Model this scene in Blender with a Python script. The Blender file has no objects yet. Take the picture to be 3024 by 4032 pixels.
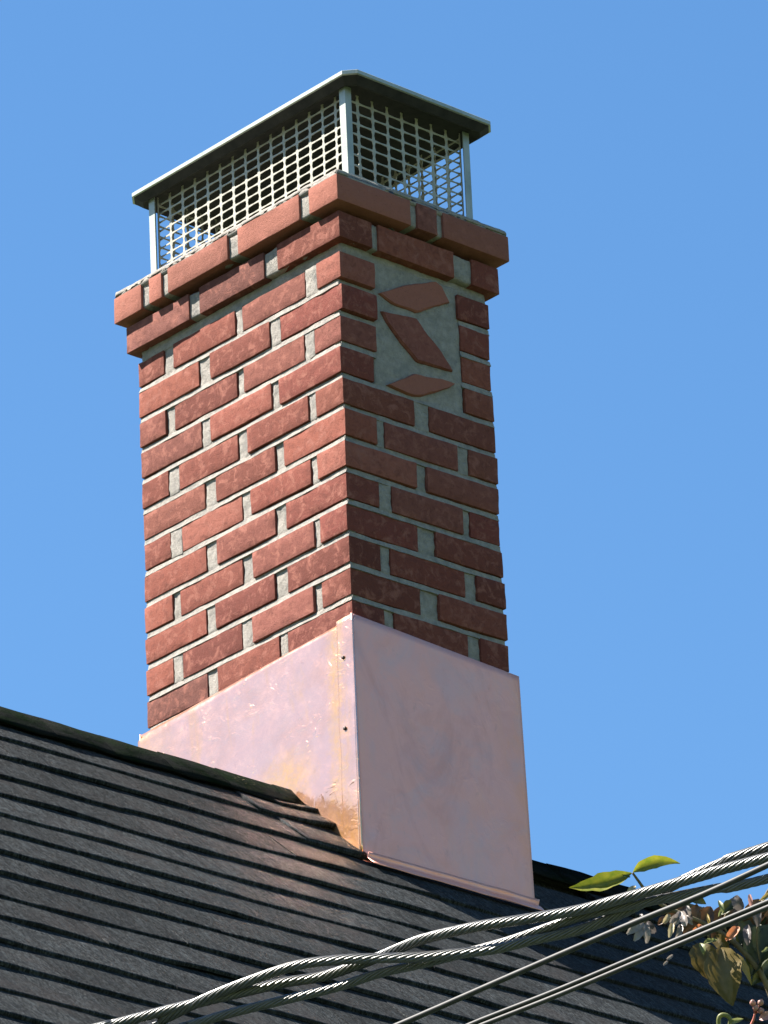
import bpy, bmesh, math, random
from mathutils import Vector, Matrix, noise

random.seed(7)
R = math.radians
scene = bpy.context.scene
COL = scene.collection

# ------------------------------------------------------------------ camera
CAM = Vector((-8.6935, -9.7759, -5.7430))
FWD = Vector((0.6091, 0.6776, 0.4121)).normalized()
RGT = Vector((0.7554, -0.6539, -0.0412)).normalized()
UPV = RGT.cross(FWD).normalized()
cam_data = bpy.data.cameras.new('camera')
cam_data.sensor_fit = 'HORIZONTAL'
cam_data.sensor_width = 36.0
cam_data.lens = 347.2
cam_data.clip_start = 0.1
cam_data.clip_end = 2000.0
cam = bpy.data.objects.new('camera', cam_data)
COL.objects.link(cam)
m3 = Matrix((RGT, UPV, -FWD)).transposed()
cam.matrix_world = Matrix.Translation(CAM) @ m3.to_4x4()
scene.camera = cam

# ------------------------------------------------------------------ sun and sky
SUN = Vector((-1.0, 0.86, 1.72)).normalized()          # direction towards the sun
sun_data = bpy.data.lights.new('sun', 'SUN')
sun_data.energy = 5.0
sun_data.angle = R(0.53)
sun_data.color = (1.0, 0.94, 0.85)
sun = bpy.data.objects.new('sun', sun_data)
sun.rotation_euler = SUN.to_track_quat('Z', 'Y').to_euler()
sun.location = (-10, 10, 20)
COL.objects.link(sun)

world = bpy.data.worlds.new('World')
scene.world = world
world.use_nodes = True
wn, wl = world.node_tree.nodes, world.node_tree.links
wn.clear()
sky = wn.new('ShaderNodeTexSky')
sky.sky_type = 'NISHITA'
sky.sun_disc = False
sky.sun_elevation = math.asin(SUN.z)
sky.sun_rotation = math.atan2(SUN.x, SUN.y)
sky.altitude = 200
sky.air_density = 1.0
sky.dust_density = 0.35
sky.ozone_density = 2.0
hs = wn.new('ShaderNodeHueSaturation')
hs.inputs['Hue'].default_value = 0.4985
hs.inputs['Saturation'].default_value = 1.235
bg = wn.new('ShaderNodeBackground')
bg.inputs['Strength'].default_value = 0.05
wo = wn.new('ShaderNodeOutputWorld')
wl.new(sky.outputs[0], hs.inputs['Color'])
wl.new(hs.outputs[0], bg.inputs['Color'])
wl.new(bg.outputs[0], wo.inputs['Surface'])

vs = scene.view_settings
vs.view_transform = 'Standard'
vs.look = 'None'
vs.gamma = 1.0
vs.use_curve_mapping = False
vs.exposure = 2.1
scene.render.film_transparent = False
scene.cycles.caustics_reflective = True
scene.cycles.blur_glossy = 0.0
scene.cycles.max_bounces = 8
scene.cycles.sample_clamp_indirect = 80.0


# ------------------------------------------------------------------ helpers
def tag(o, label=None, cat=None, group=None, kind=None):
    if label: o['label'] = label
    if cat: o['category'] = cat
    if group: o['group'] = group
    if kind: o['kind'] = kind
    return o


def empty(name, loc=(0, 0, 0)):
    o = bpy.data.objects.new(name, None)
    o.location = loc
    o.empty_display_size = 0.1
    COL.objects.link(o)
    return o


def add(name, verts, faces, mat, parent=None, smooth=True, sharp=0):
    me = bpy.data.meshes.new(name)
    me.from_pydata([tuple(v) for v in verts], [], faces)
    me.update()
    bm = bmesh.new(); bm.from_mesh(me)
    bmesh.ops.recalc_face_normals(bm, faces=bm.faces)
    bm.to_mesh(me); bm.free()
    if smooth:
        for p in me.polygons: p.use_smooth = True
        if sharp: me.set_sharp_from_angle(angle=R(sharp))
    me.materials.append(mat)
    o = bpy.data.objects.new(name, me)
    COL.objects.link(o)
    if parent is not None:
        o.parent = parent
        # parents sit unrotated and unscaled: keep world coordinates
        o.matrix_parent_inverse = Matrix.Translation(parent.location).inverted()
    return o


def nz(p, s, seed=0.0):
    return noise.noise(Vector((p[0] * s + seed, p[1] * s - seed * 1.7, p[2] * s + seed * .6)))


def lattice_box(lo, hi, div, r=0.003, jit=0.0, seed=0.0, jscale=28.0, fine=0.0):
    """A box whose surface is a grid, edges rounded by r, surface made uneven by noise."""
    h = [(hi[i] - lo[i]) / 2 for i in range(3)]
    c = [(hi[i] + lo[i]) / 2 for i in range(3)]
    r = min(r, min(h) * .8)
    ax = []
    for i in range(3):
        n = max(1, div[i])
        a = [-h[i]] + [-h[i] + r + (2 * h[i] - 2 * r) * k / n for k in range(n + 1)] + [h[i]]
        ax.append(a)
    N = [len(a) for a in ax]
    idx, verts, faces = {}, [], []

    def vid(i, j, k):
        key = (i, j, k)
        if key in idx: return idx[key]
        p = [ax[0][i], ax[1][j], ax[2][k]]
        q = [max(-h[t] + r, min(h[t] - r, p[t])) for t in range(3)]
        d = Vector((p[0] - q[0], p[1] - q[1], p[2] - q[2]))
        if d.length > 1e-9:
            d.normalize()
            p = [q[t] + d[t] * r for t in range(3)]
        w = Vector((p[0] + c[0], p[1] + c[1], p[2] + c[2]))
        if jit:
            cnt = (i in (0, N[0] - 1)) + (j in (0, N[1] - 1)) + (k in (0, N[2] - 1))
            nn = nz(w, jscale, seed) + (.6 * nz(w, jscale * 3.1, seed + 5))
            amp = jit * (1.0 if cnt == 1 else 1.5)
            w += d * (nn * amp) if d.length > 0 else Vector()
            if fine:
                w += d * (nz(w, jscale * 7, seed + 9) * fine)
        idx[key] = len(verts); verts.append(w)
        return idx[key]
    for i in range(N[0] - 1):
        for j in range(N[1] - 1):
            faces.append((vid(i, j, 0), vid(i, j + 1, 0), vid(i + 1, j + 1, 0), vid(i + 1, j, 0)))
            faces.append((vid(i, j, N[2] - 1), vid(i + 1, j, N[2] - 1), vid(i + 1, j + 1, N[2] - 1), vid(i, j + 1, N[2] - 1)))
    for i in range(N[0] - 1):
        for k in range(N[2] - 1):
            faces.append((vid(i, 0, k), vid(i + 1, 0, k), vid(i + 1, 0, k + 1), vid(i, 0, k + 1)))
            faces.append((vid(i, N[1] - 1, k), vid(i, N[1] - 1, k + 1), vid(i + 1, N[1] - 1, k + 1), vid(i + 1, N[1] - 1, k)))
    for j in range(N[1] - 1):
        for k in range(N[2] - 1):
            faces.append((vid(0, j, k), vid(0, j, k + 1), vid(0, j + 1, k + 1), vid(0, j + 1, k)))
            faces.append((vid(N[0] - 1, j, k), vid(N[0] - 1, j + 1, k), vid(N[0] - 1, j + 1, k + 1), vid(N[0] - 1, j, k + 1)))
    return verts, faces


def catmull(pts, n):
    pts = [Vector(p) for p in pts]
    P = [pts[0] * 2 - pts[1]] + pts + [pts[-1] * 2 - pts[-2]]
    out = []
    for i in range(1, len(P) - 2):
        p0, p1, p2, p3 = P[i - 1], P[i], P[i + 1], P[i + 2]
        for k in range(n):
            t = k / n
            out.append(.5 * ((2 * p1) + (p2 - p0) * t + (2 * p0 - 5 * p1 + 4 * p2 - p3) * t * t + (3 * p1 - p0 - 3 * p2 + p3) * t ** 3))
    out.append(pts[-1])
    return out


def tube(path, rad, sides=8, phase=None):
    """rad: number or list; returns verts, faces of a closed tube along path."""
    n = len(path)
    rads = rad if isinstance(rad, list) else [rad] * n
    verts, faces = [], []
    ref = None
    for i, p in enumerate(path):
        t = (path[min(i + 1, n - 1)] - path[max(i - 1, 0)]).normalized()
        if ref is None:
            ref = t.cross(Vector((0, 0, 1)))
            if ref.length < 1e-3: ref = t.cross(Vector((1, 0, 0)))
        a = (ref - t * ref.dot(t)).normalized(); ref = a
        b = t.cross(a)
        for k in range(sides):
            an = 2 * math.pi * k / sides
            verts.append(p + (a * math.cos(an) + b * math.sin(an)) * rads[i])
    for i in range(n - 1):
        for k in range(sides):
            k2 = (k + 1) % sides
            faces.append((i * sides + k, i * sides + k2, (i + 1) * sides + k2, (i + 1) * sides + k))
    faces.append(tuple(range(sides))[::-1])
    faces.append(tuple((n - 1) * sides + k for k in range(sides)))
    return verts, faces


def join(*vf):
    V, Fc = [], []
    for v, f in vf:
        o = len(V); V += list(v); Fc += [tuple(a + o for a in q) for q in f]
    return V, Fc


def box(lo, hi):
    x0, y0, z0 = lo; x1, y1, z1 = hi
    v = [Vector(p) for p in ((x0, y0, z0), (x1, y0, z0), (x1, y1, z0), (x0, y1, z0), (x0, y0, z1), (x1, y0, z1), (x1, y1, z1), (x0, y1, z1))]
    return v, [(0, 3, 2, 1), (4, 5, 6, 7), (0, 1, 5, 4), (1, 2, 6, 5), (2, 3, 7, 6), (3, 0, 4, 7)]


# ------------------------------------------------------------------ materials
class M:
    def __init__(self, name):
        self.m = bpy.data.materials.new(name)
        self.m.use_nodes = True
        self.nt = self.m.node_tree
        self.n, self.l = self.nt.nodes, self.nt.links
        self.b = self.n['Principled BSDF']
        self.tc = self.n.new('ShaderNodeTexCoord')
        self.co = self.tc.outputs['Object']

    def set(self, **k):
        for a, v in k.items():
            key = {'base': 'Base Color', 'rough': 'Roughness', 'metal': 'Metallic', 'spec': 'Specular IOR Level', 'sub': 'Subsurface Weight', 'coat': 'Coat Weight'}[a]
            s = self.b.inputs[key]
            if hasattr(v, 'is_output'): self.l.new(v, s)
            else: s.default_value = (*v, 1) if isinstance(v, tuple) and len(v) == 3 else v
        return self

    def noise(self, scale, detail=4, rough=.6, dist=0.0, vec=None, dims='3D'):
        t = self.n.new('ShaderNodeTexNoise')
        t.inputs['Scale'].default_value = scale
        t.inputs['Detail'].default_value = detail
        t.inputs['Roughness'].default_value = rough
        t.inputs['Distortion'].default_value = dist
        self.l.new(vec if vec is not None else self.co, t.inputs['Vector'])
        return t.outputs['Fac']

    def mapping(self, scale=(1, 1, 1), rot=(0, 0, 0), loc=(0, 0, 0)):
        t = self.n.new('ShaderNodeMapping')
        t.inputs['Scale'].default_value = scale
        t.inputs['Rotation'].default_value = rot
        t.inputs['Location'].default_value = loc
        self.l.new(self.co, t.inputs['Vector'])
        return t.outputs[0]

    def ramp(self, fac, stops):
        t = self.n.new('ShaderNodeValToRGB')
        e = t.color_ramp.elements
        while len(e) < len(stops): e.new(.5)
        for i, (p, c) in enumerate(stops):
            e[i].position = p
            e[i].color = (*c, 1) if isinstance(c, tuple) else (c, c, c, 1)
        self.l.new(fac, t.inputs[0])
        return t.outputs[0]

    def mix(self, a, b, fac, mode='MIX'):
        t = self.n.new('ShaderNodeMix')
        t.data_type = 'RGBA'; t.blend_type = mode
        for v, i in ((fac, 0), (a, 6), (b, 7)):
            if hasattr(v, 'is_output'): self.l.new(v, t.inputs[i])
            elif i == 0: t.inputs[0].default_value = v
            else: t.inputs[i].default_value = (*v, 1)
        return t.outputs[2]

    def math(self, op, a, b=0.5):
        t = self.n.new('ShaderNodeMath'); t.operation = op
        for i, v in enumerate((a, b)):
            if hasattr(v, 'is_output'): self.l.new(v, t.inputs[i])
            else: t.inputs[i].default_value = v
        return t.outputs[0]

    def rnd(self):
        t = self.n.new('ShaderNodeObjectInfo')
        return t.outputs['Random']

    def bump(self, h, dist=.001, strength=1.0):
        t = self.n.new('ShaderNodeBump')
        t.inputs['Distance'].default_value = dist
        t.inputs['Strength'].default_value = strength
        self.l.new(h, t.inputs['Height'])
        prev = self.b.inputs['Normal']
        if prev.is_linked:
            self.l.new(prev.links[0].from_socket, t.inputs['Normal'])
        self.l.new(t.outputs[0], prev)
        return self


def brick_mat(name, tones, blotch=.6):
    k = M(name)
    base = k.ramp(k.rnd(), tones)
    big = k.noise(62, 5, .7, .8)
    val = k.ramp(k.math('FRACT', k.math('MULTIPLY', k.rnd(), 7.3)), [(0, .74), (1, 1.22)])
    base = k.mix(base, val, 1.0, 'MULTIPLY')
    col = k.mix(base, (0.0810, 0.0248, 0.0186), k.ramp(big, [(.46, 0.0), (.66, blotch * .85)]))
    pale = k.noise(40, 5, .7, .6)
    col = k.mix(col, (0.2176, 0.0836, 0.0620), k.ramp(pale, [(.50, 0.0), (.66, .85)]))
    speck = k.noise(230, 3, .7)
    col = k.mix(col, (0.0341, 0.0139, 0.0124), k.ramp(speck, [(.60, 0.0), (.75, .55)]))
    dust = k.noise(70, 5, .7)
    col = k.mix(col, (0.2219, 0.1394, 0.1084), k.ramp(dust, [(.62, 0.0), (.82, .35)]))
    k.set(base=col, rough=.9, spec=.15)
    k.bump(k.noise(380, 4, .75), .0016, .8)
    k.bump(k.noise(85, 5, .65), .0022, .6)
    return k.m


MAT = {}
MAT['brick'] = brick_mat('red_clay_brick', [(0, (0.1280, 0.0364, 0.0263)), (.2, (0.1749, 0.0558, 0.0371)), (.4, (0.1195, 0.0326, 0.0248)), (.6, (0.1622, 0.0480, 0.0326)), (.8, (0.1408, 0.0480, 0.0371)), (1, (0.1835, 0.0620, 0.0434))])
MAT['brick_smooth'] = brick_mat('pale_clay_brick', [(0, (0.2262, 0.0868, 0.0620)), (1, (0.2006, 0.0728, 0.0526))], .15)
MAT['brick_brown'] = brick_mat('brown_clay_brick', [(0, (0.1110, 0.0434, 0.0356)), (1, (0.1212, 0.0449, 0.0348))], .6)

k = M('lime_mortar')
n1 = k.noise(60, 6, .7)
col = k.ramp(n1, [(.25, (.165, .150, .133)), (.55, (.250, .228, .205)), (.8, (.32, .295, .267))])
col = k.mix(col, (.135, .134, .130), k.ramp(k.noise(26, 5, .7), [(.5, 0.0), (.70, .7)]))
col = k.mix(col, (.11, .105, .098), k.ramp(k.noise(210, 4, .7), [(.58, 0.0), (.70, .7)]))
k.set(base=col, rough=.95, spec=.2)
k.bump(k.noise(260, 5, .8), .003, .9).bump(k.noise(70, 4, .65), .005, .7)
MAT['mortar'] = k.m


def copper(name, base, dark, rough, crinkle, metal, streak, refl_tint=False):
    k = M(name)
    col = k.mix(base, dark, k.ramp(k.noise(9, 5, .6, .8), [(.48, 0.0), (.80, .55)]))
    st = k.noise(14, 5, .65, 1.2, k.mapping((1, 1, .22)))
    col = k.mix(col, (.86, .44, .20), k.ramp(st, [(.56, 0.0), (.74, streak)]))
    col = k.mix(col, (.34, .20, .18), k.ramp(k.noise(34, 5, .7, .5), [(.62, 0.0), (.80, .5)]))
    if refl_tint:
        # reflections of sunlit roof and brick painted in: seam strip, low patch, edges
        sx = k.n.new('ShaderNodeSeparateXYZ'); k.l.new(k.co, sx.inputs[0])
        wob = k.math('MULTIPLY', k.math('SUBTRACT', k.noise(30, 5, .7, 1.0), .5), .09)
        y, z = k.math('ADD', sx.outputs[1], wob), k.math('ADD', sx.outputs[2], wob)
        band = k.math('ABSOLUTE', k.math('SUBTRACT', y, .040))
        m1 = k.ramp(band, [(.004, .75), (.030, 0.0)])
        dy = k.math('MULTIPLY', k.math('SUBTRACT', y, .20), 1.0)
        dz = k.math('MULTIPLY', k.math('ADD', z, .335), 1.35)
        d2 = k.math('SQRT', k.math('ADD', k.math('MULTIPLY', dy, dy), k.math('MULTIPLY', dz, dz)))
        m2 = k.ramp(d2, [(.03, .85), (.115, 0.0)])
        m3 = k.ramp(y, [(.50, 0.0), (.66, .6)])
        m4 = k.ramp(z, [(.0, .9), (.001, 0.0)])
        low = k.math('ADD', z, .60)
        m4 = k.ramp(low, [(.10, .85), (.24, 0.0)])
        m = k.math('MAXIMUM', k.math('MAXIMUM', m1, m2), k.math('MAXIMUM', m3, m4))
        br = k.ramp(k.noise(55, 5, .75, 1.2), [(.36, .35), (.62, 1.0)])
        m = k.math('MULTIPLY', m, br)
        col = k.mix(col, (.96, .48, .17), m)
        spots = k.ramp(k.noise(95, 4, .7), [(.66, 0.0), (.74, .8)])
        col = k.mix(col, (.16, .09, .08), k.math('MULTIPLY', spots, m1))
    else:
        # faint handling marks and a browner edge where the sheet was bent
        sx = k.n.new('ShaderNodeSeparateXYZ'); k.l.new(k.co, sx.inputs[0])
        wob = k.math('MULTIPLY', k.math('SUBTRACT', k.noise(14, 5, .7, 1.0), .5), .12)
        x_, z_ = k.math('ADD', sx.outputs[0], wob), k.math('ADD', sx.outputs[2], wob)
        ed = k.math('MAXIMUM', k.ramp(x_, [(.37, 0.0), (.44, .55)]), k.ramp(k.math('ADD', z_, .62), [(.02, .45), (.12, 0.0)]))
        col = k.mix(col, (.80, .33, .17), ed)
        col = k.mix(col, (.52, .36, .36), k.ramp(k.noise(7, 5, .65, .6), [(.45, 0.0), (.68, .55)]))
        col = k.mix(col, (.50, .20, .16), k.ramp(k.noise(5, 6, .7, 1.2, k.mapping((1, 1, .4), (0, 0, 0), (3, 1, 2))), [(.54, 0.0), (.72, .45)]))
    rr = k.ramp(k.noise(20, 5, .7), [(.3, rough - .05), (.75, rough + .12)])
    k.set(base=col, rough=rr, metal=metal)
    k.bump(k.noise(26, 3, .5, 1.0), .004, crinkle)
    dents = k.math('MULTIPLY', k.ramp(k.noise(25, 2, .45, 2.0), [(.53, 0.0), (.82, 1.0)]), k.ramp(k.noise(11, 2, .5), [(.44, 0.0), (.60, 1.0)]))
    k.bump(dents, .0030, crinkle * 1.7)
    k.bump(k.noise(150, 3, .6), .0008, crinkle)
    return k.m


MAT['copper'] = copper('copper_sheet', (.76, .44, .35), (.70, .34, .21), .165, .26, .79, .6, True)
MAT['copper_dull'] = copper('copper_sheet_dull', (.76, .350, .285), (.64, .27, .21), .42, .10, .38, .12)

k = M('galvanised_cap_metal')
col = k.ramp(k.noise(16, 5, .6), [(.3, (.21, .235, .208)), (.7, (.31, .33, .295))])
col = k.mix(col, (.08, .11, .085), k.ramp(k.noise(45, 4, .7), [(.58, 0.0), (.8, .5)]))
k.set(base=col, rough=.42, metal=.35)
k.bump(k.noise(120, 3, .6), .0008, .4)
MAT['cap'] = k.m
k = M('screen_metal')
k.set(base=k.ramp(k.noise(60, 4, .6), [(.3, (.22, .208, .168)), (.7, (.31, .295, .24))]), rough=.45, metal=.15)
MAT['screen'] = k.m
k = M('shaded_sooty_metal')  # near-black colour holds the under-lid shade as well as soot
k.set(base=k.ramp(k.noise(30, 5, .7), [(.3, (.012, .011, .012)), (.75, (.035, .032, .030))]), rough=.8, spec=.2)
MAT['shade_and_soot'] = k.m

k = M('asphalt_shingle')
g = k.noise(420, 3, .75, 0, k.mapping((1, .25, .25)))
col = k.ramp(g, [(.36, (.0035, .004, .0042)), (.52, (.0195, .0215, .022)), (.68, (.076, .080, .081))])
mp = k.mapping((1, .2, .2))
col = k.mix(col, (.050, .057, .061), k.ramp(k.noise(130, 5, .8, 0, mp), [(.50, 0.0), (.62, .85)]))
col = k.mix(col, (.007, .009, .011), k.ramp(k.noise(60, 5, .8, .3, mp), [(.50, 0.0), (.66, .85)]))
col = k.mix(col, (.040, .034, .033), k.ramp(k.noise(7, 4, .6), [(.5, 0.0), (.8, .6)]))
col = k.mix(col, (.022, .026, .030), k.ramp(k.noise(24, 5, .7), [(.52, 0.0), (.78, .55)]))
tone = k.ramp(k.rnd(), [(0, .72), (1, 1.12)])
col = k.mix(col, tone, 1.0, 'MULTIPLY')
k.set(base=col, rough=.95, spec=.06)
k.bump(g, .002, .9).bump(k.noise(70, 5, .7), .004, .7)
MAT['shingle'] = k.m
k = M('mossy_cap_shingle')
g = k.noise(700, 2, .6)
col = k.ramp(g, [(.30, (.004, .0045, .0045)), (.75, (.020, .021, .020))])
col = k.mix(col, (.005, .009, .0045), k.ramp(k.noise(16, 5, .7), [(.42, 0.0), (.62, .85)]))
k.set(base=col, rough=1.0, spec=.0)
k.bump(g, .002, .8).bump(k.noise(45, 5, .7), .006, .8)
MAT['moss_shingle'] = k.m
k = M('roof_felt'); k.set(base=(.012, .012, .013), rough=.9); MAT['felt'] = k.m
k = M('painted_clapboard'); k.set(base=k.ramp(k.noise(8, 4), [(.3, (.55, .53, .48)), (.7, (.62, .60, .55))]), rough=.7); MAT['wall'] = k.m
k = M('lawn')
k.set(base=k.ramp(k.noise(3, 8, .7), [(.3, (.028, .050, .014)), (.7, (.07, .10, .03))]), rough=.95)
MAT['lawn'] = k.m

k = M('weathered_strand')
col = k.ramp(k.noise(90, 4, .7), [(.3, (.018, .018, .018)), (.7, (.050, .050, .047))])
k.set(base=col, rough=.31, metal=.1, spec=.7)
MAT['strand'] = k.m
k = M('black_cable_sheath')
k.set(base=k.ramp(k.noise(70, 4, .6), [(.3, (.012, .012, .013)), (.75, (.030, .030, .030))]), rough=.58, spec=.3)
MAT['sheath'] = k.m


def leafmat(name, c1, c2, transl=.35, rough=.45):
    k = M(name)
    col = k.ramp(k.noise(70, 5, .65, .4), [(.30, c1), (.70, c2)])
    k.set(base=col, rough=rough, spec=.4)
    k.bump(k.noise(160, 3, .6), .0012, .5)
    tr = k.n.new('ShaderNodeBsdfTranslucent')
    k.l.new(col, tr.inputs[0])
    mx = k.n.new('ShaderNodeMixShader'); mx.inputs[0].default_value = transl
    out = k.n['Material Output']
    k.l.new(k.b.outputs[0], mx.inputs[1]); k.l.new(tr.outputs[0], mx.inputs[2])
    k.l.new(mx.outputs[0], out.inputs[0])
    return k.m


LM = {
    'yellow_green': leafmat('leaf_yellow_green', (0.087, 0.120, 0.011), (0.196, 0.186, 0.019), .5),
    'green': leafmat('leaf_green', (0.027, 0.055, 0.011), (0.049, 0.082, 0.017)),
    'olive': leafmat('leaf_olive', (0.077, 0.060, 0.012), (0.131, 0.092, 0.030), .25),
    'yellow': leafmat('leaf_yellow', (0.246, 0.180, 0.038), (0.327, 0.229, 0.071), .4),
    'pale_green': leafmat('leaf_pale_green', (0.131, 0.153, 0.049), (0.208, 0.208, 0.087), .35),
    'dark_green': leafmat('leaf_dark_green', (.020, .028, .009), (.055, .060, .017), .15),
    'maroon': leafmat('leaf_maroon', (.045, .024, .014), (.115, .058, .030), .15),
    'white': leafmat('petal_white', (.155, .128, .112), (.27, .235, .212), .3),
    'lilac': leafmat('petal_lilac', (.075, .062, .060), (.13, .108, .104), .25),
    'cream': leafmat('petal_cream', (0.283, 0.229, 0.120), (0.382, 0.327, 0.208), .3),
    'orange': leafmat('petal_orange', (0.338, 0.109, 0.038), (0.409, 0.164, 0.077), .35),
    'pink': leafmat('petal_pink', (0.338, 0.153, 0.131), (0.426, 0.262, 0.229), .3),
}
k = M('twig_bark'); k.set(base=k.ramp(k.noise(80, 4), [(.3, (.07, .05, .025)), (.7, (.14, .11, .05))]), rough=.8); MAT['twig'] = k.m
k = M('red_stalk'); k.set(base=(.35, .09, .06), rough=.5); MAT['red_stalk'] = k.m
k = M('iron_nail'); k.set(base=(.06, .045, .04), rough=.6, metal=.6); MAT['nail'] = k.m

# ------------------------------------------------------------------ ground
GZ = -7.35
gv, gf = [], []
NG = 24
for i in range(NG + 1):
    for j in range(NG + 1):
        x = (i / NG - .5) * 2; y = (j / NG - .5) * 2
        gv.append(Vector((math.copysign(abs(x) ** 2, x) * 400, math.copysign(abs(y) ** 2, y) * 400, GZ)))
for i in range(NG):
    for j in range(NG):
        a = i * (NG + 1) + j
        gf.append((a, a + NG + 1, a + NG + 2, a + 1))
tag(add('ground', gv, gf, MAT['lawn']), kind='structure')

# ------------------------------------------------------------------ house with its roof
PIT = R(44)
RY, RZ = 0.1753, -0.3770
DN = Vector((0, -math.cos(PIT), -math.sin(PIT)))       # down the front slope
NR = Vector((0, -math.sin(PIT), math.cos(PIT)))        # out of the front slope
SL = 3.3
XL, XR = -4.6, 5.2


def roof(x, s, h=0.0):
    return Vector((x, RY, RZ)) + DN * s + NR * h


house = empty('house', (0.3, RY, GZ))
tag(house, 'house with dark grey shingle roof rising to a mossy ridge', 'house')
TH = .10
dv = [roof(XL, 0, -.016), roof(XR, 0, -.016), roof(XR, SL, -.016), roof(XL, SL, -.016),
      roof(XL, .02, -TH), roof(XR, .02, -TH), roof(XR, SL, -TH), roof(XL, SL, -TH)]
roof_o = add('roof', dv, [(0, 1, 2, 3), (4, 7, 6, 5), (0, 4, 5, 1), (2, 6, 7, 3), (1, 5, 6, 2), (0, 3, 7, 4)], MAT['felt'], house, False)


def mir(p): return Vector((p.x, 2 * RY - p.y, p.z))


add('back_roof', [mir(p) + Vector((0, .002, 0)) for p in dv], [(0, 1, 2, 3), (4, 7, 6, 5), (0, 4, 5, 1), (2, 6, 7, 3), (1, 5, 6, 2), (0, 3, 7, 4)], MAT['shingle'], house, False)
ye = roof(0, SL - .35).y; ze = roof(0, SL - .35, -TH).z - .02
wv, wf = [], []
yb = 2 * RY - ye
xa, xb = XL + .3, XR - .3
wv = [Vector(p) for p in ((xa, ye, GZ), (xb, ye, GZ), (xb, yb, GZ), (xa, yb, GZ), (xa, ye, ze), (xb, ye, ze), (xb, yb, ze), (xa, yb, ze), (xa, RY, RZ - .2), (xb, RY, RZ - .2))]
wf = [(0, 1, 5, 4), (2, 3, 7, 6), (1, 2, 6, 9, 5), (3, 0, 4, 8, 7)]
add('wall', wv, wf, MAT['wall'], house, False)

ROWS = [.142, .261, .384, .504, .617, .719, .84, .958, 1.087, 1.2, 1.329, 1.455, 1.584, 1.699, 1.82]
while ROWS[-1] + .12 < SL - .02: ROWS.append(ROWS[-1] + .12)
rs = random.Random(11)
NSEG = 9


def shingle(x0, x1, s, row, lift_l=0.0, lift_r=0.0):
    """one shingle: thick wavy butt edge, tapering up the slope under the next course"""
    L = min(.165, s - .006)
    H, B = .0106, .0033
    rows = []
    for i in range(NSEG + 1):
        t = i / NSEG
        x = x0 + (x1 - x0) * t
        wob = noise.noise(Vector((x * 5.5, row * 3.7, 1.3))) * .0062 + noise.noise(Vector((x * 19, row * 2.3, 4.3))) * .0012
        sw = noise.noise(Vector((x * 4.0, row * 5.1, 9.3))) * .0085 + noise.noise(Vector((x * 30, row * 5.1, 2.3))) * .0012
        li = lift_l * (1 - t) ** 1.5 + lift_r * t ** 1.5
        rows.append((x, s + sw, B + wob * .9 + li * .85, H + wob * .75 + li))
    v, f = [], []
    n = NSEG + 1
    for x, ss, b, h in rows: v.append(roof(x, ss, b))
    for x, ss, b, h in rows: v.append(roof(x, ss, h - .0012))
    for x, ss, b, h in rows: v.append(roof(x, ss - .003, h))
    for x, ss, b, h in rows: v.append(roof(x, ss - L * .45, (h * .55 + .0015 * .45)))
    for x, ss, b, h in rows: v.append(roof(x, s - L, .0012))
    for x, ss, b, h in rows: v.append(roof(x, s - L, -.012))
    for k in range(5):
        for i in range(NSEG):
            a = k * n + i
            f.append((a, a + 1, a + n + 1, a + n))
    for i in range(NSEG):
        f.append((5 * n + i, 5 * n + i + 1, i + 1, i))
    f.append(tuple(k * n for k in range(6)))
    f.append(tuple(k * n + NSEG for k in range(6))[::-1])
    return v, f


stuff_v, stuff_f = [], []
for r, s in enumerate(ROWS):
    x = XL + rs.uniform(-.3, 0)
    # the stretch of this course the photograph takes in
    lo = -.95 - s * .62 - .25
    hi = 1.75 - s * 1.05
    while x < XR:
        w = rs.choice((.305, .33, .36, .41))
        x1 = min(x + w, XR)
        ll = lr = 0.0; off = rs.uniform(-.0035, .0035); hh = rs.uniform(-.0009, .0016)
        inside = (x > -.0 and x1 < .40 and s < .25)
        if r == 0 and x < -.02 < x1: x1 = -.016
        if not inside and not (r == 0 and x >= -.02 and x < .405 and x1 < .7):
            vf = shingle(x, x1, s + off, r, hh, hh)
            if x1 > lo and x < hi and r < 17:
                add('shingle', *vf, MAT['shingle'], roof_o, False)
            else:
                o = len(stuff_v); stuff_v += vf[0]; stuff_f += [tuple(a + o for a in q) for q in vf[1]]
        x = x1 + .0002
tag(add('shingle_field', stuff_v, stuff_f, MAT['shingle'], roof_o, False), kind='stuff')
# curled, cut shingles beside the flashing
for (xa_, xb_, s_, la, lb, nm) in ((-.20, -.017, .146, .0, .010, 0), (-.115, -.017, .080, .002, .007, 1), (-.16, -.012, .262, .0, .004, 2)):
    v, f = shingle(xa_, xb_, s_, 40 + nm, la, lb)
    add('cut_shingle', [p + NR * .0045 for p in v], f, MAT['shingle'], roof_o)

ridge = add('ridge_cap', *join(box((XL, RY - .03, RZ - .03), (-.02, RY + .03, RZ - .012)), box((.425, RY - .03, RZ - .03), (XR, RY + .03, RZ - .012))), MAT['felt'], house, False)


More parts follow.
